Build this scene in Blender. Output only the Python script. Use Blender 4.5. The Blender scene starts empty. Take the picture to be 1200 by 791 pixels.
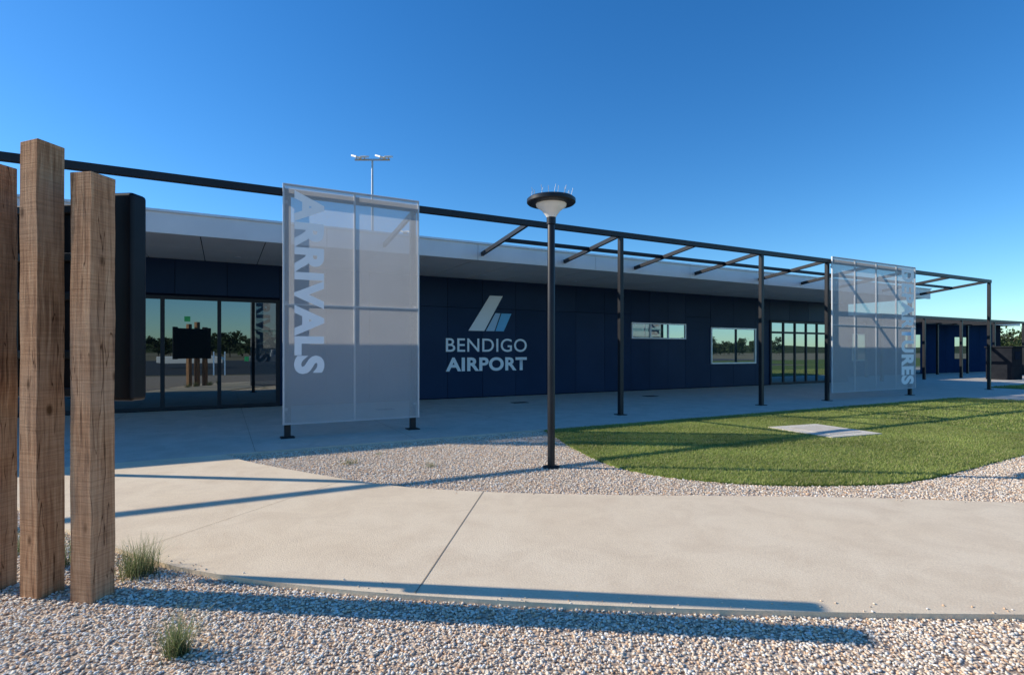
import bpy, bmesh, math, numpy as np
from mathutils import Vector, Matrix
rng=np.random.default_rng(7)
sc=bpy.context.scene
sc.view_settings.view_transform='Standard'; sc.view_settings.look='None'; sc.view_settings.exposure=0
COL=sc.collection

# ---------------- materials ----------------
def mat(name,c1,c2=None,scale=5,rough=.6,metal=0,bump=0,bscale=None,detail=6,spec=.5,lo=.35,hi=.65):
    m=bpy.data.materials.new(name); m.use_nodes=True
    nt=m.node_tree; p=nt.nodes['Principled BSDF']
    p.inputs['Roughness'].default_value=rough; p.inputs['Metallic'].default_value=metal
    p.inputs['Specular IOR Level'].default_value=spec
    p.inputs['Base Color'].default_value=(*c1,1)
    tc=nt.nodes.new('ShaderNodeTexCoord')
    if c2 is not None:
        n=nt.nodes.new('ShaderNodeTexNoise'); n.inputs['Scale'].default_value=scale; n.inputs['Detail'].default_value=detail
        nt.links.new(tc.outputs['Object'],n.inputs['Vector'])
        r=nt.nodes.new('ShaderNodeValToRGB'); r.color_ramp.elements[0].position=lo; r.color_ramp.elements[1].position=hi
        r.color_ramp.elements[0].color=(*c1,1); r.color_ramp.elements[1].color=(*c2,1)
        nt.links.new(n.outputs['Fac'],r.inputs['Fac']); nt.links.new(r.outputs['Color'],p.inputs['Base Color'])
    if bump:
        n2=nt.nodes.new('ShaderNodeTexNoise'); n2.inputs['Scale'].default_value=bscale or scale*8; n2.inputs['Detail'].default_value=5
        nt.links.new(tc.outputs['Object'],n2.inputs['Vector'])
        b=nt.nodes.new('ShaderNodeBump'); b.inputs['Strength'].default_value=bump; b.inputs['Distance'].default_value=.01
        nt.links.new(n2.outputs['Fac'],b.inputs['Height']); nt.links.new(b.outputs['Normal'],p.inputs['Normal'])
    return m

def concrete(name,c1,c2,c3):
    m=mat(name,c1,c2,scale=.9,rough=.85,bump=.3,bscale=90,lo=.3,hi=.7)
    nt=m.node_tree; p=nt.nodes['Principled BSDF']
    src=p.inputs['Base Color'].links[0].from_socket
    tc=[n for n in nt.nodes if n.type=='TEX_COORD'][0]
    f=nt.nodes.new('ShaderNodeTexNoise'); f.inputs['Scale'].default_value=60; f.inputs['Detail'].default_value=4
    nt.links.new(tc.outputs['Object'],f.inputs['Vector'])
    s=nt.nodes.new('ShaderNodeTexNoise'); s.inputs['Scale'].default_value=2.2; s.inputs['Detail'].default_value=9; s.inputs['Roughness'].default_value=.72; s.inputs['Distortion'].default_value=.6
    nt.links.new(tc.outputs['Object'],s.inputs['Vector'])
    r=nt.nodes.new('ShaderNodeValToRGB'); r.color_ramp.elements[0].position=.42; r.color_ramp.elements[1].position=.75
    r.color_ramp.elements[0].color=(0,0,0,1); r.color_ramp.elements[1].color=(1,1,1,1)
    nt.links.new(s.outputs['Fac'],r.inputs['Fac'])
    mx=nt.nodes.new('ShaderNodeMix'); mx.data_type='RGBA'
    nt.links.new(r.outputs['Color'],mx.inputs[0]); nt.links.new(src,mx.inputs[6]); mx.inputs[7].default_value=(*c3,1)
    m2=nt.nodes.new('ShaderNodeMix'); m2.data_type='RGBA'; m2.blend_type='MULTIPLY'; m2.inputs[0].default_value=1
    rr=nt.nodes.new('ShaderNodeValToRGB'); rr.color_ramp.elements[0].position=.3; rr.color_ramp.elements[1].position=.7
    rr.color_ramp.elements[0].color=(.86,.86,.86,1); rr.color_ramp.elements[1].color=(1.0,1,1,1)
    nt.links.new(f.outputs['Fac'],rr.inputs['Fac'])
    nt.links.new(mx.outputs[2],m2.inputs[6]); nt.links.new(rr.outputs['Color'],m2.inputs[7])
    nt.links.new(m2.outputs[2],p.inputs['Base Color'])
    return m

M_path=concrete('path_concrete',(.84,.67,.46),(.88,.72,.51),(.72,.56,.38))
M_apron=concrete('apron_concrete',(.62,.55,.45),(.68,.60,.50),(.50,.44,.35))
M_joint=mat('joint_dark',(.28,.21,.14),(.34,.27,.19),rough=.9)
M_black=mat('black_steel',(.010,.011,.014),(.016,.017,.021),scale=3,rough=.42,spec=.35)
M_blackp=mat('black_plastic',(.006,.007,.009),(.010,.010,.013),scale=4,rough=.42,spec=.22)
M_navy=mat('navy_cladding',(.008,.026,.066),(.011,.032,.078),scale=.8,rough=.5,bump=.02,bscale=3,spec=.16)
M_navy2=mat('navy_cladding_b',(.009,.028,.070),(.012,.034,.083),scale=.8,rough=.46,bump=.02,bscale=3,spec=.18)
M_navyw=mat('navy_cladding_matt',(.008,.028,.075),(.011,.034,.088),scale=.8,rough=.95,spec=.02)
M_gap=mat('shadow_gap',(.004,.010,.026),rough=.9,spec=.1)
M_fascia=mat('fascia_metal',(.74,.73,.71),(.80,.79,.77),scale=1.5,rough=.42,metal=.05)
M_soffit=mat('soffit_panel',(.68,.63,.58),(.74,.69,.64),scale=1.2,rough=.55)
M_alu=mat('aluminium',(.62,.63,.65),(.70,.71,.73),scale=5,rough=.35,metal=.3)
M_galv=mat('galvanised_steel',(.45,.46,.47),(.55,.56,.57),scale=9,rough=.45,metal=.5)
M_white=mat('white_lettering',(.90,.90,.89),(.92,.92,.91),scale=3,rough=.5)
M_lblue=mat('light_blue_vinyl',(.14,.50,.80),(.16,.52,.82),scale=3,rough=.5)
M_mblue=mat('pale_blue_vinyl',(.42,.62,.80),(.45,.65,.82),scale=3,rough=.5)
M_frame=mat('dark_frame',(.018,.02,.025),(.025,.027,.032),scale=4,rough=.45,spec=.25)
M_bin=mat('dark_cladding_matt',(.018,.02,.025),(.025,.027,.032),scale=4,rough=.95,spec=.02)
M_green=mat('green_vinyl',(.05,.5,.12),(.06,.55,.14),rough=.5)
M_roof=mat('roof_sheet',(.35,.36,.38),(.4,.41,.43),scale=2,rough=.4,metal=.3)
M_pale=mat('lamp_reflector',(.78,.76,.72),(.84,.82,.78),scale=6,rough=.4)
M_bark=mat('bark',(.10,.075,.055),(.18,.14,.10),scale=9,rough=.9,bump=.4)
M_asph=mat('asphalt',(.045,.045,.047),(.07,.07,.07),scale=3,rough=.9,bump=.3,bscale=80)
M_tyre=mat('tyre',(.02,.02,.02),rough=.9)
M_carw=mat('car_white',(.75,.75,.75),(.78,.78,.78),rough=.25)
M_dry=mat('dry_grass_ground',(.19,.16,.07),(.34,.26,.15),scale=.35,rough=.95,bump=.4,bscale=12,detail=10)
M_hill=mat('hill_scrub',(.045,.06,.03),(.10,.11,.055),scale=.05,rough=1,detail=10,spec=0)
M_lid=concrete('pit_lid_concrete',(.74,.67,.57),(.78,.71,.62),(.64,.56,.47))

def glassmat(name,base,fac):
    m=bpy.data.materials.new(name); m.use_nodes=True; nt=m.node_tree; nt.nodes.clear()
    o=nt.nodes.new('ShaderNodeOutputMaterial'); d=nt.nodes.new('ShaderNodeBsdfDiffuse'); g=nt.nodes.new('ShaderNodeBsdfGlossy')
    tc=nt.nodes.new('ShaderNodeTexCoord'); n=nt.nodes.new('ShaderNodeTexNoise'); n.inputs['Scale'].default_value=.5
    b=nt.nodes.new('ShaderNodeBump'); b.inputs['Strength'].default_value=.04; b.inputs['Distance'].default_value=.02
    nt.links.new(tc.outputs['Object'],n.inputs['Vector']); nt.links.new(n.outputs['Fac'],b.inputs['Height'])
    nt.links.new(b.outputs['Normal'],g.inputs['Normal'])
    d.inputs['Color'].default_value=(*base,1); g.inputs['Roughness'].default_value=.01; g.inputs['Color'].default_value=(.80,.93,.97,1)
    lw=nt.nodes.new('ShaderNodeFresnel'); lw.inputs['IOR'].default_value=1.5
    a=nt.nodes.new('ShaderNodeMath'); a.operation='ADD'; a.inputs[1].default_value=fac; a.use_clamp=True
    nt.links.new(lw.outputs[0],a.inputs[0])
    mx=nt.nodes.new('ShaderNodeMixShader'); nt.links.new(a.outputs[0],mx.inputs[0]); nt.links.new(d.outputs[0],mx.inputs[1]); nt.links.new(g.outputs[0],mx.inputs[2])
    nt.links.new(mx.outputs[0],o.inputs[0]); return m
M_glass=glassmat('tinted_glass',(.008,.012,.014),.17)
M_glass2=glassmat('reflective_glass',(.03,.06,.07),.32)

def meshmat():
    m=bpy.data.materials.new('perforated_mesh'); m.use_nodes=True; nt=m.node_tree; nt.nodes.clear()
    o=nt.nodes.new('ShaderNodeOutputMaterial'); d=nt.nodes.new('ShaderNodeBsdfDiffuse'); t=nt.nodes.new('ShaderNodeBsdfTranslucent'); tr=nt.nodes.new('ShaderNodeBsdfTransparent')
    tc=nt.nodes.new('ShaderNodeTexCoord'); n=nt.nodes.new('ShaderNodeTexNoise'); n.inputs['Scale'].default_value=2
    nt.links.new(tc.outputs['Object'],n.inputs['Vector'])
    r=nt.nodes.new('ShaderNodeValToRGB'); r.color_ramp.elements[0].color=(.60,.59,.58,1); r.color_ramp.elements[1].color=(.68,.67,.66,1)
    nt.links.new(n.outputs['Fac'],r.inputs['Fac'])
    nt.links.new(r.outputs['Color'],d.inputs['Color']); nt.links.new(r.outputs['Color'],t.inputs['Color'])
    a=nt.nodes.new('ShaderNodeMixShader'); a.inputs[0].default_value=.36
    nt.links.new(d.outputs[0],a.inputs[1]); nt.links.new(t.outputs[0],a.inputs[2])
    # woven wire grid: open cells between horizontal and vertical wires (metres, object space)
    sx=nt.nodes.new('ShaderNodeSeparateXYZ'); nt.links.new(tc.outputs['Object'],sx.inputs[0])
    outs=[]
    for k in (0,2):
        mu=nt.nodes.new('ShaderNodeMath'); mu.operation='MULTIPLY'; mu.inputs[1].default_value=1/.012; nt.links.new(sx.outputs[k],mu.inputs[0])
        fr=nt.nodes.new('ShaderNodeMath'); fr.operation='FRACT'; nt.links.new(mu.outputs[0],fr.inputs[0])
        gt=nt.nodes.new('ShaderNodeMath'); gt.operation='GREATER_THAN'; gt.inputs[1].default_value=.47; nt.links.new(fr.outputs[0],gt.inputs[0]); outs.append(gt)
    hm=nt.nodes.new('ShaderNodeMath'); hm.operation='MULTIPLY'; nt.links.new(outs[0].outputs[0],hm.inputs[0]); nt.links.new(outs[1].outputs[0],hm.inputs[1])
    b=nt.nodes.new('ShaderNodeMixShader'); nt.links.new(hm.outputs[0],b.inputs[0])
    nt.links.new(a.outputs[0],b.inputs[1]); nt.links.new(tr.outputs[0],b.inputs[2]); nt.links.new(b.outputs[0],o.inputs[0]); return m
M_mesh=meshmat()

def gravelmat():
    m=bpy.data.materials.new('gravel_bed'); m.use_nodes=True; nt=m.node_tree; p=nt.nodes['Principled BSDF']; p.inputs['Roughness'].default_value=.9
    tc=nt.nodes.new('ShaderNodeTexCoord'); v=nt.nodes.new('ShaderNodeTexVoronoi'); v.inputs['Scale'].default_value=55
    nt.links.new(tc.outputs['Object'],v.inputs['Vector'])
    sp=nt.nodes.new('ShaderNodeSeparateColor'); nt.links.new(v.outputs['Color'],sp.inputs[0])
    r=nt.nodes.new('ShaderNodeValToRGB'); cr=r.color_ramp; cr.elements[0].color=(.44,.31,.21,1); cr.elements[1].color=(.88,.80,.68,1)
    for pos,c in ((.25,(.70,.53,.38,1)),(.5,(.80,.67,.52,1)),(.75,(.76,.55,.37,1))):
        e=cr.elements.new(pos); e.color=c
    nt.links.new(sp.outputs[0],r.inputs[0])
    r2=nt.nodes.new('ShaderNodeValToRGB'); r2.color_ramp.elements[0].color=(1,1,1,1); r2.color_ramp.elements[1].color=(.5,.47,.45,1); r2.color_ramp.elements[0].position=.25; r2.color_ramp.elements[1].position=.75
    nt.links.new(v.outputs['Distance'],r2.inputs[0])
    mx=nt.nodes.new('ShaderNodeMix'); mx.data_type='RGBA'; mx.blend_type='MULTIPLY'; mx.inputs[0].default_value=1
    nt.links.new(r.outputs[0],mx.inputs[6]); nt.links.new(r2.outputs[0],mx.inputs[7]); nt.links.new(mx.outputs[2],p.inputs['Base Color'])
    b=nt.nodes.new('ShaderNodeBump'); b.invert=True; b.inputs['Strength'].default_value=.8; b.inputs['Distance'].default_value=.01
    nt.links.new(v.outputs['Distance'],b.inputs['Height']); nt.links.new(b.outputs[0],p.inputs['Normal']); return m
M_gravel=gravelmat()
def attrmat(name,rough=.75,trans=0,spec=.3):
    m=bpy.data.materials.new(name); m.use_nodes=True; nt=m.node_tree; p=nt.nodes['Principled BSDF']; p.inputs['Roughness'].default_value=rough
    p.inputs['Specular IOR Level'].default_value=spec
    a=nt.nodes.new('ShaderNodeAttribute'); a.attribute_name='Col'; nt.links.new(a.outputs['Color'],p.inputs['Base Color'])
    if trans:
        t=nt.nodes.new('ShaderNodeBsdfTranslucent'); nt.links.new(a.outputs['Color'],t.inputs[0])
        mx=nt.nodes.new('ShaderNodeMixShader'); mx.inputs[0].default_value=trans
        o=nt.nodes['Material Output']; nt.links.new(p.outputs[0],mx.inputs[1]); nt.links.new(t.outputs[0],mx.inputs[2]); nt.links.new(mx.outputs[0],o.inputs[0])
    return m
M_pebble=attrmat('pebbles'); M_blade=attrmat('blades',.6,.4)
M_lawn=mat('lawn_soil_grass',(.11,.15,.028),(.19,.24,.055),scale=2.2,rough=.95,bump=.8,bscale=70,detail=10,spec=.1)

def woodmat():
    m=bpy.data.materials.new('rough_timber'); m.use_nodes=True; nt=m.node_tree; p=nt.nodes['Principled BSDF']; p.inputs['Roughness'].default_value=.9; p.inputs['Specular IOR Level'].default_value=.2
    tc=nt.nodes.new('ShaderNodeTexCoord'); oi=nt.nodes.new('ShaderNodeObjectInfo')
    vo=nt.nodes.new('ShaderNodeVectorMath'); vo.operation='ADD'; nt.links.new(tc.outputs['Object'],vo.inputs[0])
    ml0=nt.nodes.new('ShaderNodeVectorMath'); ml0.operation='SCALE'; ml0.inputs[3].default_value=1.7; nt.links.new(oi.outputs['Location'],ml0.inputs[0]); nt.links.new(ml0.outputs[0],vo.inputs[1])
    mp=nt.nodes.new('ShaderNodeMapping'); mp.inputs['Scale'].default_value=(30,30,1.5)
    nt.links.new(vo.outputs[0],mp.inputs[0])
    n=nt.nodes.new('ShaderNodeTexNoise'); n.inputs['Scale'].default_value=1.3; n.inputs['Detail'].default_value=10; n.inputs['Roughness'].default_value=.7; n.inputs['Distortion'].default_value=.6
    nt.links.new(mp.outputs[0],n.inputs['Vector'])
    r=nt.nodes.new('ShaderNodeValToRGB'); cr=r.color_ramp; cr.elements[0].position=.32; cr.elements[0].color=(.17,.078,.04,1); cr.elements[1].position=.70; cr.elements[1].color=(.68,.42,.24,1)
    e=cr.elements.new(.5); e.color=(.47,.245,.125,1)
    nt.links.new(n.outputs[0],r.inputs[0])
    n3=nt.nodes.new('ShaderNodeTexNoise'); n3.inputs['Scale'].default_value=2.2; n3.inputs['Detail'].default_value=4; nt.links.new(vo.outputs[0],n3.inputs['Vector'])
    r3=nt.nodes.new('ShaderNodeValToRGB'); r3.color_ramp.elements[0].position=.4; r3.color_ramp.elements[1].position=.7; r3.color_ramp.elements[0].color=(0,0,0,1); r3.color_ramp.elements[1].color=(.6,.6,.6,1)
    nt.links.new(n3.outputs[0],r3.inputs[0])
    mx=nt.nodes.new('ShaderNodeMix'); mx.data_type='RGBA'
    nt.links.new(r3.outputs[0],mx.inputs[0]); nt.links.new(r.outputs[0],mx.inputs[6]); mx.inputs[7].default_value=(.50,.32,.20,1)
    mp2=nt.nodes.new('ShaderNodeMapping'); mp2.inputs['Scale'].default_value=(4,4,110); mp2.inputs['Rotation'].default_value=(.06,.05,0); nt.links.new(vo.outputs[0],mp2.inputs[0])
    n2=nt.nodes.new('ShaderNodeTexNoise'); n2.inputs['Scale'].default_value=1; n2.inputs['Detail'].default_value=3; nt.links.new(mp2.outputs[0],n2.inputs['Vector'])
    rs=nt.nodes.new('ShaderNodeValToRGB'); rs.color_ramp.elements[0].position=.35; rs.color_ramp.elements[1].position=.6; rs.color_ramp.elements[0].color=(.80,.78,.76,1); rs.color_ramp.elements[1].color=(1,1,1,1)
    nt.links.new(n2.outputs[0],rs.inputs[0])
    m7=nt.nodes.new('ShaderNodeMix'); m7.data_type='RGBA'; m7.blend_type='MULTIPLY'; m7.inputs[0].default_value=1
    nt.links.new(mx.outputs[2],m7.inputs[6]); nt.links.new(rs.outputs[0],m7.inputs[7]); 
    mk=nt.nodes.new('ShaderNodeMapping'); mk.inputs['Scale'].default_value=(5,5,2.6); nt.links.new(vo.outputs[0],mk.inputs[0])
    vk=nt.nodes.new('ShaderNodeTexVoronoi'); vk.inputs['Scale'].default_value=1; nt.links.new(mk.outputs[0],vk.inputs['Vector'])
    rk=nt.nodes.new('ShaderNodeValToRGB'); rk.color_ramp.elements[0].position=.05; rk.color_ramp.elements[1].position=.12; rk.color_ramp.elements[0].color=(.3,.25,.2,1); rk.color_ramp.elements[1].color=(1,1,1,1)
    nt.links.new(vk.outputs['Distance'],rk.inputs[0])
    m8=nt.nodes.new('ShaderNodeMix'); m8.data_type='RGBA'; m8.blend_type='MULTIPLY'; m8.inputs[0].default_value=1
    nt.links.new(m7.outputs[2],m8.inputs[6]); nt.links.new(rk.outputs[0],m8.inputs[7])
    # drying checks: thin dark vertical cracks
    mc=nt.nodes.new('ShaderNodeMapping'); mc.inputs['Scale'].default_value=(17,17,.9); nt.links.new(vo.outputs[0],mc.inputs[0])
    nc=nt.nodes.new('ShaderNodeTexNoise'); nc.inputs['Scale'].default_value=1; nc.inputs['Detail'].default_value=2; nt.links.new(mc.outputs[0],nc.inputs['Vector'])
    sb=nt.nodes.new('ShaderNodeMath'); sb.operation='SUBTRACT'; sb.inputs[1].default_value=.56; nt.links.new(nc.outputs[0],sb.inputs[0])
    ab=nt.nodes.new('ShaderNodeMath'); ab.operation='ABSOLUTE'; nt.links.new(sb.outputs[0],ab.inputs[0])
    rc=nt.nodes.new('ShaderNodeValToRGB'); rc.color_ramp.elements[0].position=.002; rc.color_ramp.elements[1].position=.009; rc.color_ramp.elements[0].color=(.25,.2,.17,1); rc.color_ramp.elements[1].color=(1,1,1,1)
    nt.links.new(ab.outputs[0],rc.inputs[0])
    m9=nt.nodes.new('ShaderNodeMix'); m9.data_type='RGBA'; m9.blend_type='MULTIPLY'; m9.inputs[0].default_value=1
    nt.links.new(m8.outputs[2],m9.inputs[6]); nt.links.new(rc.outputs[0],m9.inputs[7]); nt.links.new(m9.outputs[2],p.inputs['Base Color'])
    m5=nt.nodes.new('ShaderNodeMath'); m5.operation='MULTIPLY'; m5.inputs[1].default_value=.6; nt.links.new(n2.outputs[0],m5.inputs[0])
    ad=nt.nodes.new('ShaderNodeMath'); ad.operation='ADD'; nt.links.new(n.outputs[0],ad.inputs[0]); nt.links.new(m5.outputs[0],ad.inputs[1])
    b=nt.nodes.new('ShaderNodeBump'); b.inputs['Strength'].default_value=.8; b.inputs['Distance'].default_value=.006
    nt.links.new(ad.outputs[0],b.inputs['Height']); nt.links.new(b.outputs[0],p.inputs['Normal']); return m
M_wood=woodmat()

# ---------------- helpers ----------------
def empty(name,loc=(0,0,0)):
    e=bpy.data.objects.new(name,None); e.location=loc; COL.objects.link(e); e.empty_display_size=.2; return e
def link(ob,parent):
    COL.objects.link(ob)
    if parent is not None:
        ob.parent=parent; ob.matrix_parent_inverse=Matrix.Translation(-parent.location)
    return ob
def pydata(name,parent,v,f,m,smooth=False):
    me=bpy.data.meshes.new(name); me.from_pydata(v,[],f); me.materials.append(m)
    if smooth:
        for p in me.polygons: p.use_smooth=True
    return link(bpy.data.objects.new(name,me),parent)
BF=[(0,3,2,1),(4,5,6,7),(0,1,5,4),(1,2,6,5),(2,3,7,6),(3,0,4,7)]
def boxes(name,parent,lst,m,bevel=0):
    v=[];f=[]
    for (x0,x1,y0,y1,z0,z1) in lst:
        b=len(v); v+=[(x0,y0,z0),(x1,y0,z0),(x1,y1,z0),(x0,y1,z0),(x0,y0,z1),(x1,y0,z1),(x1,y1,z1),(x0,y1,z1)]
        f+=[tuple(i+b for i in q) for q in BF]
    ob=pydata(name,parent,v,f,m)
    if bevel:
        md=ob.modifiers.new('b','BEVEL'); md.width=bevel; md.segments=2
    return ob
def box(name,parent,x0,x1,y0,y1,z0,z1,m,bevel=0): return boxes(name,parent,[(x0,x1,y0,y1,z0,z1)],m,bevel)
def beam(name,parent,a,b,w,h,m,bevel=.006):
    a=Vector(a);b=Vector(b);d=(b-a).normalized(); up=Vector((0,0,1)) if abs(d.z)<.95 else Vector((0,1,0))
    s=d.cross(up).normalized(); u=s.cross(d).normalized()
    v=[]
    for p in (a,b):
        for sx,sz in ((-1,-1),(1,-1),(1,1),(-1,1)): v.append(tuple(p+s*sx*w/2+u*sz*h/2))
    ob=pydata(name,parent,v,[(0,1,2,3),(7,6,5,4),(0,4,5,1),(1,5,6,2),(2,6,7,3),(3,7,4,0)],m)
    bm=bmesh.new(); bm.from_mesh(ob.data); bmesh.ops.recalc_face_normals(bm,faces=bm.faces); bm.to_mesh(ob.data); bm.free()
    if bevel:
        md=ob.modifiers.new('b','BEVEL'); md.width=bevel; md.segments=2
    return ob
def lathe(name,parent,c,prof,m,seg=32):
    v=[];f=[]
    for r,z in prof:
        for k in range(seg):
            a=2*math.pi*k/seg; v.append((c[0]+r*math.cos(a),c[1]+r*math.sin(a),c[2]+z))
    n=len(prof)
    for i in range(n-1):
        for k in range(seg):
            f.append((i*seg+k,i*seg+(k+1)%seg,(i+1)*seg+(k+1)%seg,(i+1)*seg+k))
    f.append(tuple(range(seg))[::-1]); f.append(tuple((n-1)*seg+k for k in range(seg)))
    ob=pydata(name,parent,v,f,m,True)
    for p in ob.data.polygons:
        if len(p.vertices)>4: p.use_smooth=False
    md=ob.modifiers.new('e','EDGE_SPLIT'); md.split_angle=math.radians(40)
    return ob
def cr_spline(pts,n=8,closed=False):
    out=[];P=[np.array(p,float) for p in pts];N=len(P)
    for i in range(N-1):
        p0=P[max(i-1,0)];p1=P[i];p2=P[i+1];p3=P[min(i+2,N-1)]
        for k in range(n):
            t=k/n; out.append(tuple(.5*((2*p1)+(-p0+p2)*t+(2*p0-5*p1+4*p2-p3)*t*t+(-p0+3*p1-3*p2+p3)*t**3)))
    out.append(tuple(P[-1])); return out
def slab(name,parent,pts,z0,z1,m):
    bm=bmesh.new(); vs=[bm.verts.new((x,y,z1)) for x,y in pts]; f=bm.faces.new(vs)
    if f.normal.z<0: f.normal_flip()
    bm.normal_update()
    r=bmesh.ops.extrude_face_region(bm,geom=[f]); 
    for g in r['geom']:
        if isinstance(g,bmesh.types.BMVert): g.co.z=z0
    bmesh.ops.recalc_face_normals(bm,faces=bm.faces)
    bmesh.ops.triangulate(bm,faces=[f for f in bm.faces if len(f.verts)>4])
    me=bpy.data.meshes.new(name); bm.to_mesh(me); bm.free(); me.materials.append(m)
    return link(bpy.data.objects.new(name,me),parent)
def inpoly(x,y,poly):
    x=np.asarray(x);y=np.asarray(y);ins=np.zeros(x.shape,bool);n=len(poly)
    for i in range(n):
        x1,y1=poly[i];x2,y2=poly[(i+1)%n]
        if y1==y2: continue
        c=((y1>y)!=(y2>y))&(x<(x2-x1)*(y-y1)/(y2-y1)+x1); ins^=c
    return ins
def npmesh(name,parent,V,F,m,colors=None,smooth=False):
    me=bpy.data.meshes.new(name); k=F.shape[1]
    me.vertices.add(len(V)); me.vertices.foreach_set('co',V.astype(np.float32).ravel())
    me.loops.add(F.size); me.loops.foreach_set('vertex_index',F.astype(np.int32).ravel())
    me.polygons.add(len(F)); me.polygons.foreach_set('loop_start',np.arange(0,F.size,k,dtype=np.int32)); me.polygons.foreach_set('loop_total',np.full(len(F),k,np.int32))
    if smooth: me.polygons.foreach_set('use_smooth',np.ones(len(F),bool))
    me.update(calc_edges=True)
    if colors is not None:
        a=me.color_attributes.new('Col','FLOAT_COLOR','POINT'); a.data.foreach_set('color',np.c_[colors,np.ones(len(colors))].astype(np.float32).ravel())
    me.materials.append(m); return link(bpy.data.objects.new(name,me),parent)
def text_mesh(name,parent,body,mapf,m,bold=.02,space=1.0,thick=.004):
    cu=bpy.data.curves.new(name+'_c','FONT'); cu.body=body; cu.offset=bold; cu.space_character=space; cu.resolution_u=6
    ob=bpy.data.objects.new(name+'_t',cu); COL.objects.link(ob); bpy.context.view_layer.update()
    dg=bpy.context.evaluated_depsgraph_get(); me=bpy.data.meshes.new_from_object(ob.evaluated_get(dg))
    bpy.data.objects.remove(ob)
    xs=[v.co.x for v in me.vertices]; ys=[v.co.y for v in me.vertices]
    x0,x1,y0,y1=min(xs),max(xs),min(ys),max(ys)
    for v in me.vertices: v.co=Vector(mapf((v.co.x-x0)/(x1-x0),(v.co.y-y0)/(y1-y0)))
    me.materials.clear(); me.materials.append(m); me.name=name
    return link(bpy.data.objects.new(name,me),parent)

# ---------------- ground ----------------
slab('ground',None,[(-1500,-1500),(1500,-1500),(1500,1500),(-1500,1500)],-.5,-.02,M_dry)
slab('gravel_bed',None,[(-14,-7),(26,-7),(26,8.9),(-14,8.9)],-.1,0,M_gravel)
slab('car_park',None,[(-90,-75),(90,-75),(90,-9),(-90,-9)],-.1,-.008,M_asph)
near=[(-2.75,8.9),(-2.35,7.9),(-1.72,6.75),(-1.2,5.81),(-.488,4.66),(-.03,4.09),(.66,3.46),(1.5,2.84),(2.32,2.30),(3.16,1.80),(4.0,1.33),(5.5,.5),(8,-.9),(12,-3.2)]
far=[(.0,8.9),(.25,8.2),(.75,7.28),(1.57,5.99),(2.36,5.24),(3.38,4.55),(4.51,3.90),(5.63,3.24),(6.75,2.45),(8.6,1.2),(13.4,-1.6)]
path_poly=cr_spline(near)+cr_spline(far)[::-1]
PATH=empty('concrete_path'); slab('slab',PATH,path_poly,-.1,.035,M_path)
def joint(parent,name,a,b,z,w=.008):
    a=Vector((*a,0));b=Vector((*b,0));s=(b-a).normalized().cross(Vector((0,0,1)))*w/2
    pydata(name,parent,[(p.x,p.y,z) for p in (a-s,b-s,b+s,a+s)],[(0,1,2,3)],M_joint)
joint(PATH,'joint_1',(1.03,3.2),(2.42,5.21),.038,.007)
joint(PATH,'joint_2',(-.60,4.85),(1.28,6.45),.038,.004)
AP=empty('pavement'); 
slab('slab',AP,[(-20,8.8),(21,8.8),(22,6.5),(24.5,2),(27.5,2),(26.5,8.8),(70,8.8),(70,22),(-20,22)],-.1,.036,M_apron)
for i in range(24): joint(AP,'joint_%d'%i,(-7+i*2.44+.1,8.82),(-7+i*2.44+.1,15.85),.039,.008)
joint(AP,'joint_long',(-20,12.3),(26,12.3),.0395,.008)
for i,(x,y) in enumerate([(7.3,13.6),(12.2,13.6),(3.4,13.6)]):
    box('drain_grate_%d'%i,AP,x,x+.45,y,y+.28,.0,.045,M_frame)
lawn_pts=cr_spline([(5.35,8.8),(5.15,8.1),(4.72,6.8),(4.5,5.5),(4.85,4.6),(5.58,3.93),(6.79,3.42),(8.17,3.40),(10.1,3.5),(13,3.5),(17,3.2),(21,3.0)])+[(23.3,3.0),(21.6,6.4),(20.7,8.8)]
LAWN=empty('lawn'); slab('turf',LAWN,lawn_pts,-.1,.024,M_lawn)
L2=empty('lawn'); slab('turf',L2,[(27.5,10.6),(60,10.6),(60,-5),(28.5,-5)],-.1,.06,M_lawn)
slab('turf_verge',L2,[(60,40),(140,40),(140,-30),(60,-30)],-.1,.03,M_lawn)
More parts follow.
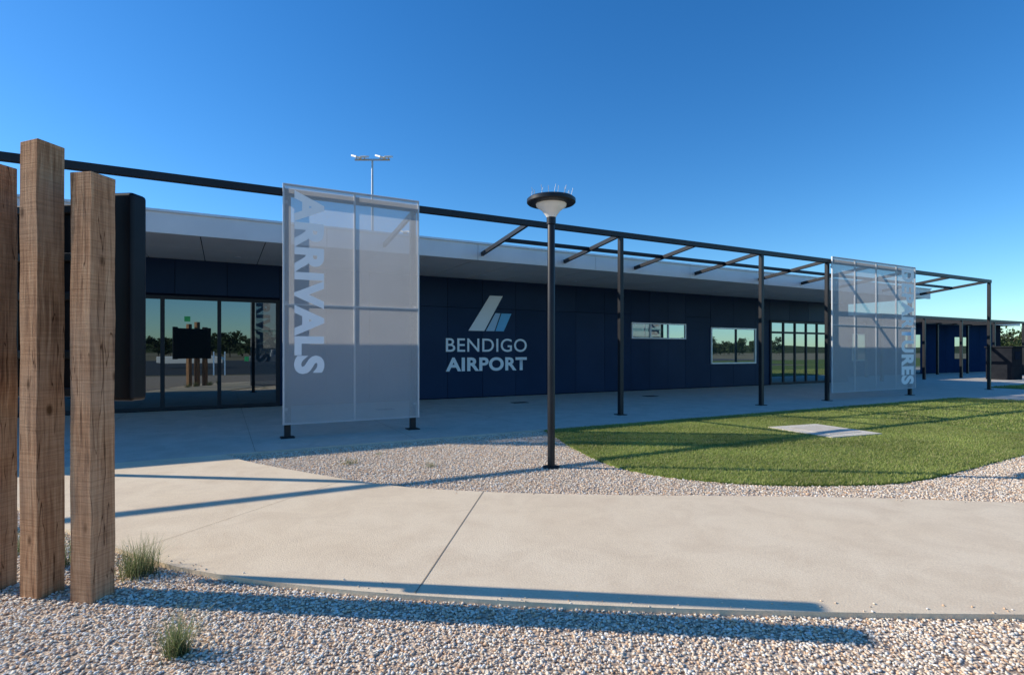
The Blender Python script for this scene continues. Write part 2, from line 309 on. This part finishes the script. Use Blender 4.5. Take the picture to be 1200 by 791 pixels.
def blades(name,parent,poly,n,hmin,hmax,wid,z,colA,colB,nb=3):
    P=np.array(poly); x=rng.uniform(P[:,0].min()-.05,P[:,0].max(),n); y=rng.uniform(P[:,1].min(),P[:,1].max(),n)
    jx=x+rng.normal(0,.035,n); jy=y+rng.normal(0,.035,n)
    k=inpoly(jx,jy,poly); x=x[k];y=y[k]; N=len(x)*nb
    x=np.repeat(x,nb)+rng.normal(0,.012,N); y=np.repeat(y,nb)+rng.normal(0,.012,N)
    a=rng.uniform(0,2*np.pi,N); h=rng.uniform(hmin,hmax,N); l=rng.uniform(.3,1.0,N)*h; b=rng.uniform(0,2*np.pi,N)
    w=wid*rng.uniform(.6,1.2,N)/2
    V=np.zeros((N,3,3)); V[:,0]=np.c_[x-np.cos(a)*w,y-np.sin(a)*w,np.full(N,z)]; V[:,1]=np.c_[x+np.cos(a)*w,y+np.sin(a)*w,np.full(N,z)]
    V[:,2]=np.c_[x+np.cos(b)*l,y+np.sin(b)*l,z+h]
    t=rng.uniform(0,1,N)[:,None]; pat=(.5+.5*np.sin(x*1.7+np.sin(y*2.3)*1.5)*np.cos(y*1.1+x*.4))[:,None]*.4+(.5+.5*np.sin(x*5.1+y*3.3+np.sin(y*7)))[:,None]*.12
    c=np.array(colA)*(1-t)+np.array(colB)*t; c=c*(.75+pat)
    dry=rng.uniform(0,1,N)<.14; c[dry]=np.array((.50,.44,.21))
    C=np.repeat(c[:,None,:],3,1).reshape(-1,3)
    npmesh(name,parent,V.reshape(-1,3),np.arange(N*3).reshape(-1,3),M_blade,C)
vis=[p for p in lawn_pts if p[0]<13]+[(13,8.8)]
vis=[(px,min(py,8.78)) for px,py in vis]
gA=(.23,.285,.06); gB=(.45,.49,.15)
blades('grass_blades',LAWN,vis,75000,.018,.04,.011,.022,gA,gB)
far_l=[(13,3.5),(20,3.1),(22.5,4.2),(20.7,8.78),(13,8.78)]
blades('grass_blades_far',LAWN,far_l,22000,.02,.045,.02,.022,gA,gB)
blades('grass_blades',L2,[(27.6,10.5),(45,10.5),(45,4),(28.2,4)],20000,.03,.07,.04,.058,gA,gB,2)
phi=(1+5**.5)/2
IV=np.array([(-1,phi,0),(1,phi,0),(-1,-phi,0),(1,-phi,0),(0,-1,phi),(0,1,phi),(0,-1,-phi),(0,1,-phi),(phi,0,-1),(phi,0,1),(-phi,0,-1),(-phi,0,1)])/math.hypot(1,phi)
IF=np.array([(0,11,5),(0,5,1),(0,1,7),(0,7,10),(0,10,11),(1,5,9),(5,11,4),(11,10,2),(10,7,6),(7,1,8),(3,9,4),(3,4,2),(3,2,6),(3,6,8),(3,8,9),(4,9,5),(2,4,11),(6,2,10),(8,6,7),(9,8,1)])
PAL=np.array([(.86,.76,.61),(.81,.64,.46),(.75,.49,.30),(.90,.85,.77),(.48,.38,.30),(.84,.69,.54),(.76,.59,.44)])
def pebbles(name,parent,xs,ys,rmin,rmax,smooth=True):
    N=len(xs); r=rng.uniform(rmin,rmax,N)
    S=np.stack([r*rng.uniform(.8,1.35,N),r*rng.uniform(.7,1.0,N),r*rng.uniform(.45,.75,N)],1)
    L=IV[None]*S[:,None,:]*rng.uniform(.8,1.2,(N,12,1))
    a=rng.uniform(0,2*np.pi,N)[:,None]; t=rng.normal(0,.3,N)[:,None]
    X,Y,Z=L[...,0],L[...,1],L[...,2]
    Y,Z=Y*np.cos(t)-Z*np.sin(t),Y*np.sin(t)+Z*np.cos(t)
    X,Y=X*np.cos(a)-Y*np.sin(a),X*np.sin(a)+Y*np.cos(a)
    V=np.stack([X+xs[:,None],Y+ys[:,None],Z+(rng.uniform(.1,.8,N)*rmin)[:,None]+.003],-1).reshape(-1,3)
    F=(IF[None]+12*np.arange(N)[:,None,None]).reshape(-1,3)
    c=PAL[rng.choice(len(PAL),N,p=[.24,.2,.13,.14,.07,.13,.09])]*rng.uniform(.85,1.08,N)[:,None]
    npmesh(name,parent,V,F,M_pebble,np.repeat(np.clip(c,0,.92),12,0),smooth)
GR=empty('gravel')
def scatter(x0,x1,y0,y1,dens,cond):
    n=int((x1-x0)*(y1-y0)*dens); x=rng.uniform(x0,x1,n); y=rng.uniform(y0,y1,n); k=cond(x,y); return x[k],y[k]
def inview(x,y):
    d=.468*x+.884*y; l=.884*x-.468*y; return (d>1.9)&(abs(l)<d*1.0+.3)
x,y=scatter(-4,6,-.5,8,3300,lambda x,y:inview(x,y)&~inpoly(x,y,path_poly)&((y<4.2-.6*x+1.2)|(x<-.4))&~((x>.3)&(y>4)))
k=~((x>0)&(y>5.9-.62*x)); pebbles('pebbles_near',GR,x[k],y[k],.005,.012)
x,y=scatter(0,14,.8,8.78,1700,lambda x,y:inview(x,y)&~inpoly(x,y,path_poly)&~inpoly(x,y,lawn_pts)&(y>5.9-.62*x))
pebbles('pebbles_beyond',GR,x,y,.006,.012)
n=420; E=np.array(cr_spline(near)+cr_spline(far)); ii=rng.integers(0,len(E),n); nn=E[ii]+rng.normal(0,.07,(n,2)); k=inpoly(nn[:,0],nn[:,1],path_poly); nn=nn[k]
pebbles('pebbles_stray',GR,nn[:,0],nn[:,1],.004,.008); bpy.data.objects['pebbles_stray'].location.z=.034
DL=empty('drain_cover',(9.8,6.25,0))
slab('surround',DL,[(9.15,5.65),(10.35,5.5),(10.55,6.85),(9.3,7.0)],-.05,.05,M_lid)
slab('lid',DL,[(9.4,5.85),(10.15,5.75),(10.3,6.6),(9.52,6.72)],.0,.056,M_apron)
V=[];F=[];ns=220
for i in range(ns):
    a=2*math.pi*i/ns; h=10+5*math.sin(a*3+1)+3*math.sin(a*7)+2*math.sin(a*17)+rng.uniform(-.6,.6)
    for r,hh in ((560,-.3),(720,h*.75),(860,h),(1100,-.3)): V.append((r*math.cos(a),r*math.sin(a),hh))
for i in range(ns):
    j=(i+1)%ns
    for k in range(3): F.append((i*4+k,j*4+k,j*4+k+1,i*4+k+1))
pydata('hills',None,V,F,M_hill,True)

# ---------------- building ----------------
B=empty('airport_terminal'); WY=15.9; ZS=3.8; ZR=4.22; XL=-16; XR=27
box('wall_core',B,XL,XR,WY+.03,30,.0,3.9,M_gap)
low=[];low2=[]
def panel(x0,x1,z0,z1):
    g=.005
    (low if rng.random()<.6 else low2).append((x0+g,x1-g,WY-.012,WY+.03,z0+g,z1-g))
stops=[1.35,2.55,3.75,4.95,6.15,7.35,8.55,9.75,10.95,12.2,13.42,14.34,15.26,16.17,17.57,18.92,20.27,21.2]
def row(x0,x1):
    if 13.3<x0<16.1: panel(x0,x1,.06,1.97); panel(x0,x1,2.60,ZS)
    elif 17.5<x0<20.2: panel(x0,x1,.06,.98); panel(x0,x1,2.50,ZS)
    else: panel(x0,x1,.06,2.88); panel(x0,x1,2.88,ZS)
for a,b in zip(stops[:-1],stops[1:]): row(a,b)
lx=[-16+1.15*i for i in range(16)]; lx=[v for v in lx if v<1.2]+[1.35]
for a,b in zip(lx[:-1],lx[1:]):
    panel(a,b,2.93,ZS)
    if b<-6.5: panel(a,b,.06,2.93)
for a,b in ((21.2,22.55),(22.55,23.9),(23.9,25.3)): panel(a,b,2.88,ZS)
for a,b in ((25.3,26.2),(26.2,27)): panel(a,b,.06,2.88); panel(a,b,2.88,ZS)
boxes('cladding_panels',B,low,M_navy,.003); boxes('cladding_panels_b',B,low2,M_navy2,.003)
def glazing(name,edges,z0,z1,m,frame,fw=.05,y=WY,transom=None):
    fr=[];gl=[]
    for e in edges: fr.append((e-fw/2,e+fw/2,y-.06,y+.02,z0,z1))
    for a,b in zip(edges[:-1],edges[1:]):
        fr.append((a+fw/2,b-fw/2,y-.058,y+.02,z1-fw,z1)); fr.append((a+fw/2,b-fw/2,y-.058,y+.02,z0,z0+fw))
        if transom: fr.append((a+fw/2,b-fw/2,y-.055,y+.02,transom,transom+fw))
        gl.append((a+fw/2,b-fw/2,y-.02,y+.0,z0+fw,z1-fw))
    boxes(name+'_glass',B,gl,m); boxes(name+'_frame',B,fr,frame,.004)
glazing('arrivals_doors',[-6.5,-5.2,-3.9,-2.5,-1.31,-.08,1.3],.05,2.88,M_glass,M_frame,.09)
boxes('door_handles',B,[(-.22,-.19,WY-.12,WY-.09,.9,1.5),(.03,.06,WY-.12,WY-.09,.9,1.5)],M_alu)
boxes('door_decals',B,[(-.85,-.72,WY-.026,WY-.021,2.25,2.38),(.5,.6,WY-.026,WY-.021,1.25,1.37)],M_green)
glazing('high_window',[13.45,14.35,15.25,16.15],1.98,2.59,M_glass2,M_alu,.05)
glazing('large_window',[17.6,20.25],.99,2.49,M_glass2,M_alu,.06)
glazing('departures_doors',[21.25,22.1,22.9,23.7,24.5,25.25],.05,2.86,M_glass2,M_frame,.09,transom=2.3)
so=[];x=XL
while x<XR-.01:
    so.append((x+.01,min(x+1.2,XR)-.01,12.45,14.1,ZS,ZS+.02)); so.append((x+.01,min(x+1.2,XR)-.01,14.12,WY+.02,ZS,ZS+.02)); x+=1.2
boxes('soffit_panels',B,so,M_soffit)
box('soffit_backing',B,XL,XR,12.45,30,ZS+.022,ZS+.1,M_gap)
for i in range(9): lathe('downlight_%d'%i,B,(-3+i*3.3,14.9,ZS-.012),[(.09,0),(.09,.013)],M_alu,16)
fa=[];x=XL
while x<XR-.01:
    fa.append((x+.004,min(x+3.6,XR)-.004,12.38,12.45,ZS-.03,ZR-.05)); x+=3.6
boxes('fascia',B,fa,M_fascia,.004)
box('gutter_cap',B,XL,XR+.02,12.34,12.6,ZR-.05,ZR,M_alu,.006)
box('roof',B,XL,XR,12.6,30.3,ZS+.1,ZR-.02,M_roof)
boxes('roof_ribs',B,[(XL+.4*i,XL+.4*i+.03,12.7,30.2,ZR-.02,ZR+.01) for i in range(107)],M_roof)
y0=WY-.03
def para(name,pts,m):
    n=len(pts); v=[(x,y0,z) for x,z in pts]+[(x,y0+.016,z) for x,z in pts]
    f=[tuple(range(n)),tuple(range(2*n-1,n-1,-1))]+[(i,i+n,(i+1)%n+n,(i+1)%n) for i in range(n)]
    ob=pydata(name,B,v,f,m); bm=bmesh.new(); bm.from_mesh(ob.data); bmesh.ops.recalc_face_normals(bm,faces=bm.faces); bm.to_mesh(ob.data); bm.free()
para('logo_bar_white',[(6.85,2.16),(7.40,2.16),(8.06,3.30),(7.60,3.30)],M_white)
para('logo_bar_blue',[(7.80,2.16),(8.02,2.74),(8.38,2.74),(8.10,2.16)],M_lblue)
para('logo_bar_pale',[(7.46,2.16),(7.76,2.16),(7.98,2.74),(7.80,2.74)],M_mblue)
text_mesh('letters_bendigo',B,'BENDIGO',lambda a,b:(6.09+a*2.87,y0,1.49+b*.43),M_white,.008,1.05)
text_mesh('letters_airport',B,'AIRPORT',lambda a,b:(6.09+a*2.87,y0,.88+b*.44),M_white,.035,1.06)

W=empty('airport_terminal')
wy=19.2; WX=52
box('wall',W,27.05,WX,wy+.02,30,0,3.6,M_gap)
wp=[(27.05+1.2*i+.008,27.05+1.2*(i+1)-.008,wy-.01,wy+.02,.06,3.4) for i in range(20)]
boxes('cladding_panels',W,wp,M_navyw)
box('soffit',W,27.05,WX+.5,wy-.9,30.3,3.42,3.5,M_navyw)
box('eave',W,27.05,WX+.5,wy-.95,wy-.901,3.40,3.72,M_fascia)
box('roof',W,27.05,WX+.5,wy-.9,30.3,3.5,3.71,M_roof)
boxes('window_glass',W,[(33,34.3,wy-.03,wy-.012,1,2.5),(38.5,40.5,wy-.03,wy-.012,.1,2.6),(45,47,wy-.03,wy-.012,1,2.5)],M_glass2)
boxes('window_frame',W,[(32.94,33,wy-.05,wy-.012,.94,2.56),(34.3,34.36,wy-.05,wy-.012,.94,2.56),(33,34.3,wy-.05,wy-.012,2.5,2.56),(33,34.3,wy-.05,wy-.012,.94,1)],M_alu)

# ---------------- pergola ----------------
PG=empty('steel_pergola'); PY=10.0; ZB=4.20
beam('front_beam',PG,(-9,PY,ZB),(26.2,PY,ZB),.1,.12,M_black)
beam('middle_beam',PG,(5.7,11.25,ZB-.12),(26.2,11.25,ZB-.12),.07,.09,M_black)
px=[-8.6,-4.2,.97,3.17,8.14,13.0,15.93,20.48,26.1]
for i,x in enumerate(px):
    beam('post_%d'%i,PG,(x,PY,.03),(x,PY,ZB-.065),.10,.10,M_black)
    box('base_plate_%d'%i,PG,x-.11,x+.11,PY-.11,PY+.11,.03,.052,M_black)
for i,x in enumerate([3.25,5.7,8.14,10.58,13.0,15.93,18.2,20.48,23.3,26.1]):
    beam('rafter_%d'%i,PG,(x,PY+.05,ZB),(x,12.36,3.92),.06,.10,M_black)
P2=empty('steel_pergola')
for Y in (15.2,18.1): beam('beam_%d'%(Y*10),P2,(28.5,Y,3.3),(44.5,Y,3.3),.1,.14,M_black)
for i in range(5):
    x=28.6+i*3.9
    beam('post_%d'%i,P2,(x,15.2,.03),(x,15.2,3.23),.12,.12,M_black); beam('post_r%d'%i,P2,(x,18.1,.03),(x,18.1,3.23),.12,.12,M_black)
    beam('rafter_%d'%i,P2,(x,15.25,3.3),(x,18.05,3.3),.08,.12,M_black)
    if i<4: beam('rafter_m%d'%i,P2,(x+1.95,15.25,3.3),(x+1.95,18.05,3.3),.08,.12,M_black)

# ---------------- screens ----------------
def screen(name,x0,x1,nc,word,tx0,tx1,tz0,tz1,bold):
    S=empty(name); z0,z1=.27,4.32; y=PY-.12
    fr=[]; t=.03
    xs=[x0+(x1-x0)*i/nc for i in range(nc+1)]
    for x in xs: fr.append((x-t/2,x+t/2,y-.02,y+.02,z0,z1))
    for a,b in zip(xs[:-1],xs[1:]):
        for z in (z0,2.28,z1-t): fr.append((a+t/2,b-t/2,y-.018,y+.018,z,z+t))
    boxes('frame',S,fr,M_alu,.003)
    pydata('mesh_panel',S,[(x0,y-.024,z0),(x1,y-.024,z0),(x1,y-.024,z1),(x0,y-.024,z1)],[(0,1,2,3)],M_mesh)
    text_mesh('letters',S,word,lambda a,b:(tx0+b*(tx1-tx0),y-.03,tz1-a*(tz1-tz0)),M_white,bold,1.12)
    for i,x in enumerate((x0+.05,x1-.05)):
        for z in (.5,2.3,4.0): box('bracket_%d_%d'%(i,int(z*10)),S,x-.02,x+.02,y+.021,PY-.051,z,z+.05,M_galv)
    return S
screen('arrivals_sign',.90,3.24,2,'ARRIVALS',1.06,1.55,1.12,4.22,.05)
screen('departures_sign',15.98,20.54,4,'DEPARTURES',19.66,20.42,.42,4.22,.05)

# ---------------- street lamp ----------------
SL=empty('street_lamp',(3.75,6.0,0)); c=(3.75,6.0,0)
lathe('pole',SL,c,[(.11,.0),(.11,.02),(.048,.022),(.048,3.2),(.045,3.21)],M_black)
lathe('collar',SL,c,[(.06,3.14),(.06,3.24),(.05,3.25)],M_black)
lathe('reflector_cone',SL,c,[(.055,3.22),(.07,3.25),(.12,3.32),(.19,3.37),(.2,3.40)],M_pale)
lathe('canopy_disc',SL,c,[(.2,3.40),(.30,3.405),(.315,3.42),(.315,3.46),(.29,3.48),(.1,3.51),(.02,3.52)],M_black,48)
for i in range(22):
    a=2*math.pi*i/22; r=.26 if i%2 else .2
    p=Vector((c[0]+r*math.cos(a),c[1]+r*math.sin(a),3.47)); q=p+Vector((math.cos(a)*.03*(1 if i%3 else -1),math.sin(a)*.03,.11))
    beam('bird_spike_%d'%i,SL,p,q,.004,.004,M_galv,0)

# ---------------- timber posts + sign ----------------
D=Vector((.74,-.67,0)).normalized()
def timber(cx,cy,h,w,rot):
    T=empty('timber_post',(cx,cy,0))
    bm=bmesh.new(); bmesh.ops.create_cube(bm,size=1)
    bmesh.ops.subdivide_edges(bm,edges=[e for e in bm.edges if abs(e.verts[0].co.z-e.verts[1].co.z)>.5],cuts=14)
    for v in bm.verts:
        z=v.co.z+.5; j=.0018
        v.co.x=v.co.x*w+rng.normal(0,j); v.co.y=v.co.y*w+rng.normal(0,j); v.co.z=z*h-(.1 if z<.01 else 0)+(rng.normal(0,.004) if z>.99 else 0)
    me=bpy.data.meshes.new('timber'); bm.to_mesh(me); bm.free(); me.materials.append(M_wood)
    ob=bpy.data.objects.new('timber',me); COL.objects.link(ob); ob.parent=T; ob.rotation_euler=(0,0,rot)
    md=ob.modifiers.new('b','BEVEL'); md.width=.004; md.segments=2
base=math.atan2(D.y,D.x)
timber(-.70,4.14,2.57,.155,base+.03); timber(-.99,4.36,2.78,.155,base-.05); timber(-1.28,4.60,2.68,.155,base+.02)
SG=empty('sign_board',(-.9,4.8,0))
D2=Vector((1.42,-.96,0)).normalized(); Nn=Vector((-D2.y,D2.x,0))
def sbox(name,s0,s1,n0,n1,z0,z1,m,bev=.01,seg=3):
    o=Vector((-.50,4.28,0)); v=[]
    for z in (z0,z1):
        for s,n in ((s0,n0),(s1,n0),(s1,n1),(s0,n1)): p=o-D2*s+Nn*n; v.append((p.x,p.y,z))
    ob=pydata(name,SG,v,BF,m); bm=bmesh.new(); bm.from_mesh(ob.data); bmesh.ops.recalc_face_normals(bm,faces=bm.faces); bm.to_mesh(ob.data); bm.free()
    md=ob.modifiers.new('b','BEVEL'); md.width=bev; md.segments=seg
    for p in ob.data.polygons: p.use_smooth=True
    md.harden_normals=True
sbox('side_housing',0,.20,-.03,.10,1.18,2.53,M_blackp,.025,4)
sbox('side_housing_l',1.45,1.65,.02,.10,1.18,2.53,M_blackp,.025,4)
sbox('back_sheet',.18,1.47,.07,.095,1.24,2.46,M_blackp,.005)
for i,z in enumerate((1.2,1.45,1.84,2.1,2.42)): sbox('rail_%d'%i,.18,1.47,.03,.07,z,z+.06,M_blackp,.01)
for i in range(8): sbox('rib_%d'%i,.3+i*.15,.32+i*.15,.045,.072,1.26,2.44,M_blackp,.004)

# ---------------- plants ----------------
def tussock(x,y,h,n,r=.03,name='grass_tussock'):
    T=empty(name,(x,y,0)); V=[];F=[];C=[]
    for i in range(n):
        a=rng.uniform(0,2*np.pi); lean=abs(rng.normal(0,.35))+.08; L=h*rng.uniform(.55,1.15); w=rng.uniform(.0012,.0026)
        t=rng.random()
        bx=x+rng.normal(0,r);by=y+rng.normal(0,r); b=len(V); c=np.array((.16,.22,.08))*(1-t)+np.array((.34,.37,.17))*t
        if rng.random()<.15: c=np.array((.46,.40,.22))
        K=5
        for k in range(K):
            s=k/(K-1); rad=L*(lean*s+.45*lean*s*s); z=L*(s-.25*lean*s*s*1.6); ww=w*(1-s*.9)
            cx=bx+math.cos(a)*rad; cy=by+math.sin(a)*rad
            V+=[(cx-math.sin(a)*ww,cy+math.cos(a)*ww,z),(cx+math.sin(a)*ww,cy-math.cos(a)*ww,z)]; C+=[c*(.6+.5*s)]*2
        for k in range(K-1): F.append((b+2*k,b+2*k+1,b+2*k+3,b+2*k+2))
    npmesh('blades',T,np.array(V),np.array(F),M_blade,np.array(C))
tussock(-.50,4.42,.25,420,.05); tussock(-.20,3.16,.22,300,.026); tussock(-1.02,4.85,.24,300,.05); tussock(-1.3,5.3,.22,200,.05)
tussock(1.50,7.45,.10,90,.05); tussock(2.39,6.77,.08,70,.04); tussock(2.0,7.9,.06,40,.03)

# ---------------- masts ----------------
def mast(x,y,h,r,w):
    T=empty('floodlight_mast',(x,y,0))
    lathe('pole',T,(x,y,0),[(r*1.6,0),(r,h*.5),(r*.6,h)],M_galv,16)
    R=Vector((.884,-.468,0)); p=Vector((x,y,h))
    beam('crossarm',T,p-R*w/2,p+R*w/2,.12,.12,M_galv,0)
    for i,s in enumerate((-.46,-.22,.22,.46)):
        q=p+R*w*s; 
        v=Vector((-.47,-.88,-.25)) if i%2 else Vector((.3,-.88,-.25))
        beam('bracket_%d'%i,T,q,q+Vector((0,0,.35)),.06,.06,M_galv,0)
        beam('lamp_%d'%i,T,q+Vector((0,0,.3))-v*.4,q+Vector((0,0,.2))+v*.45,.55,.16,M_pale,.04)
mast(10.9,45.2,17.3,.13,2.9)
mast(21.5,70,17,.1,1.2)

# ---------------- distant furniture ----------------
BN=empty('bin_enclosure',(36.5,13.3,0))
box('body',BN,35.9,37.1,12.8,13.9,.03,1.7,M_bin,.02); box('cap',BN,35.85,37.15,12.75,13.95,1.7,1.78,M_bin,.01)
box('opening',BN,36.2,36.8,12.78,12.81,1.1,1.5,M_gap)
LW=empty('low_wall',(31,12,0)); box('wall',LW,39.5,41.6,9.2,9.5,.03,.9,M_lid,.01); box('coping',LW,39.45,41.65,9.15,9.55,.9,.96,M_apron,.01)

# ---------------- trees ----------------
M_leaf=attrmat('foliage',.8,.25,.1)
def trees(name,items,leaf=.35,dens=260,spread=.3):
    T=empty(name); LV=[];LC=[]
    for i,(x,y,h) in enumerate(items):
        lathe('trunk_%d'%i,T,(x,y,-.05),[(.05*h*.5,0),(.03*h*.5,h*.35),(.01*h,h*.75)],M_bark,8)
        for k in range(4):
            a=rng.uniform(0,6.28); s=Vector((x,y,h*rng.uniform(.25,.5))); e=s+Vector((math.cos(a)*h*.25,math.sin(a)*h*.25,h*.28))
            beam('limb_%d_%d'%(i,k),T,s,e,.03*h*.3,.03*h*.3,M_bark,0)
        for k in range(16):
            a=rng.uniform(0,6.28); r=h*spread*math.sqrt(rng.random()); cz=h*rng.uniform(.2,.9); rr=h*rng.uniform(.10,.19)
            cx,cy=x+math.cos(a)*r,y+math.sin(a)*r; n=dens//16
            p=rng.normal(0,.5,(n,3))*rr*np.array((1.2,1.2,.8))+np.array((cx,cy,cz)); p=p[p[:,2]>h*.05]
            n=len(p); u=rng.normal(0,1,(n,3)); u/=np.linalg.norm(u,axis=1)[:,None]; w=np.cross(u,rng.normal(0,1,(n,3))); w/=np.linalg.norm(w,axis=1)[:,None]
            l=leaf*rng.uniform(.5,1.2,(n,1))
            q=np.stack([p-u*l,p-w*l*.5,p+u*l,p+w*l*.5],1); LV.append(q.reshape(-1,3))
            c=np.array((.055,.075,.032))*rng.uniform(.6,1.7)+rng.uniform(-.005,.01,(n,3)); LC.append(np.repeat(np.clip(c,.01,1),4,0))
    V=np.concatenate(LV);C=np.concatenate(LC)
    npmesh('foliage',T,V,np.arange(len(V)).reshape(-1,4),M_leaf,C)
trees('tree_belt',[(100+rng.uniform(-10,25),36+rng.uniform(-10,9),rng.uniform(3.5,6)) for _ in range(24)],.3,420,.4)
trees('tree_belt',[(-190+i*4.4+rng.uniform(-3,3),-150+rng.uniform(-14,10),rng.uniform(5,9)) for i in range(100)],.7,440,.48)

# ---------------- parked utes (seen reflected) ----------------
def ute(x,y,rot,paint):
    T=empty('parked_car',(x,y,0)); R=Matrix.Translation((x,y,0))@Matrix.Rotation(rot,4,'Z')
    prof=[(-2.6,.5),(-2.6,1.05),(-.75,1.08),(-.6,1.75),(.75,1.78),(1.35,1.15),(2.45,1.0),(2.6,.75),(2.6,.45),(2.1,.42),(-2.1,.42)]
    n=len(prof); v=[]
    for s in (-1,1):
        for px_,pz in prof: v.append(tuple(R@Vector((px_,s*(.9 if pz<1.2 else .72),pz))))
    f=[tuple(range(n)),tuple(range(2*n-1,n-1,-1))]+[(i,(i+1)%n,(i+1)%n+n,i+n) for i in range(n)]
    ob=pydata('body',T,v,f,paint); bm=bmesh.new(); bm.from_mesh(ob.data); bmesh.ops.recalc_face_normals(bm,faces=bm.faces); bm.to_mesh(ob.data); bm.free()
    md=ob.modifiers.new('b','BEVEL'); md.width=.06; md.segments=2
    for s in (-1,1):
        for k,w in enumerate(([(-.5,1.2),(-.42,1.65),(.1,1.67),(.1,1.2)],[(.18,1.2),(.18,1.67),(.66,1.68),(1.1,1.22)])):
            pydata('window_%d_%d'%(s,k),T,[tuple(R@Vector((a,s*(.915-(b-1.2)*.35),b))) for a,b in w],[(0,1,2,3)],M_glass)
        for k,wx in enumerate((-1.6,1.65)):
            o=lathe('wheel_%d_%d'%(s,k),T,(0,0,0),[(.2,-.12),(.38,-.12),(.38,.12),(.2,.12)],M_tyre,20)
            o.parent=None; o.matrix_world=R@Matrix.Translation((wx,s*.84,.38))@Matrix.Rotation(math.pi/2,4,'X'); mw=o.matrix_world.copy(); o.parent=T; o.matrix_parent_inverse=Matrix.Translation(-T.location); o.matrix_world=mw
M_cars=mat('car_silver',(.4,.41,.43),(.42,.43,.45),rough=.3,metal=.5)
ute(-14,-30,0,M_carw); ute(-2.5,-26,.1,M_carw); ute(22,-52,0,M_carw); ute(-24,-34,.05,M_cars); ute(30,-30,0,M_carw); ute(5,-30,0,M_cars)

# ---------------- light ----------------
S=Vector((-1.42,.96,1)).normalized()
el=math.asin(S.z); az=math.atan2(S.x,S.y)
w=bpy.data.worlds.new('World'); sc.world=w; w.use_nodes=True; nt=w.node_tree
bg=nt.nodes['Background']; sky=nt.nodes.new('ShaderNodeTexSky'); sky.sky_type='NISHITA'; sky.sun_disc=False
sky.sun_elevation=el; sky.sun_rotation=az; sky.air_density=1.0; sky.dust_density=.2; sky.ozone_density=2.4; sky.altitude=200
hs=nt.nodes.new('ShaderNodeHueSaturation'); hs.inputs['Saturation'].default_value=1.32
tint=nt.nodes.new('ShaderNodeMix'); tint.data_type='RGBA'; tint.blend_type='MULTIPLY'; tint.inputs[0].default_value=1; tint.inputs[7].default_value=(.76,1.04,1.22,1)
nt.links.new(sky.outputs[0],hs.inputs['Color']); nt.links.new(hs.outputs[0],tint.inputs[6]); nt.links.new(tint.outputs[2],bg.inputs['Color']); bg.inputs['Strength'].default_value=.145
sun=bpy.data.lights.new('sun','SUN'); sun.energy=5; sun.angle=math.radians(.5); sun.color=(1,.92,.79)
so_=bpy.data.objects.new('sun',sun); COL.objects.link(so_); so_.rotation_euler=S.to_track_quat('Z','Y').to_euler(); so_.location=S*50

# ---------------- camera ----------------
cam=bpy.data.cameras.new('camera'); co=bpy.data.objects.new('camera',cam); COL.objects.link(co)
cam.sensor_width=36; cam.lens=19.2; cam.shift_y=.01375; cam.clip_end=4000; cam.clip_start=.05
co.location=(0,0,1.5); co.rotation_euler=(math.radians(90),0,math.radians(-27.9)); sc.camera=co
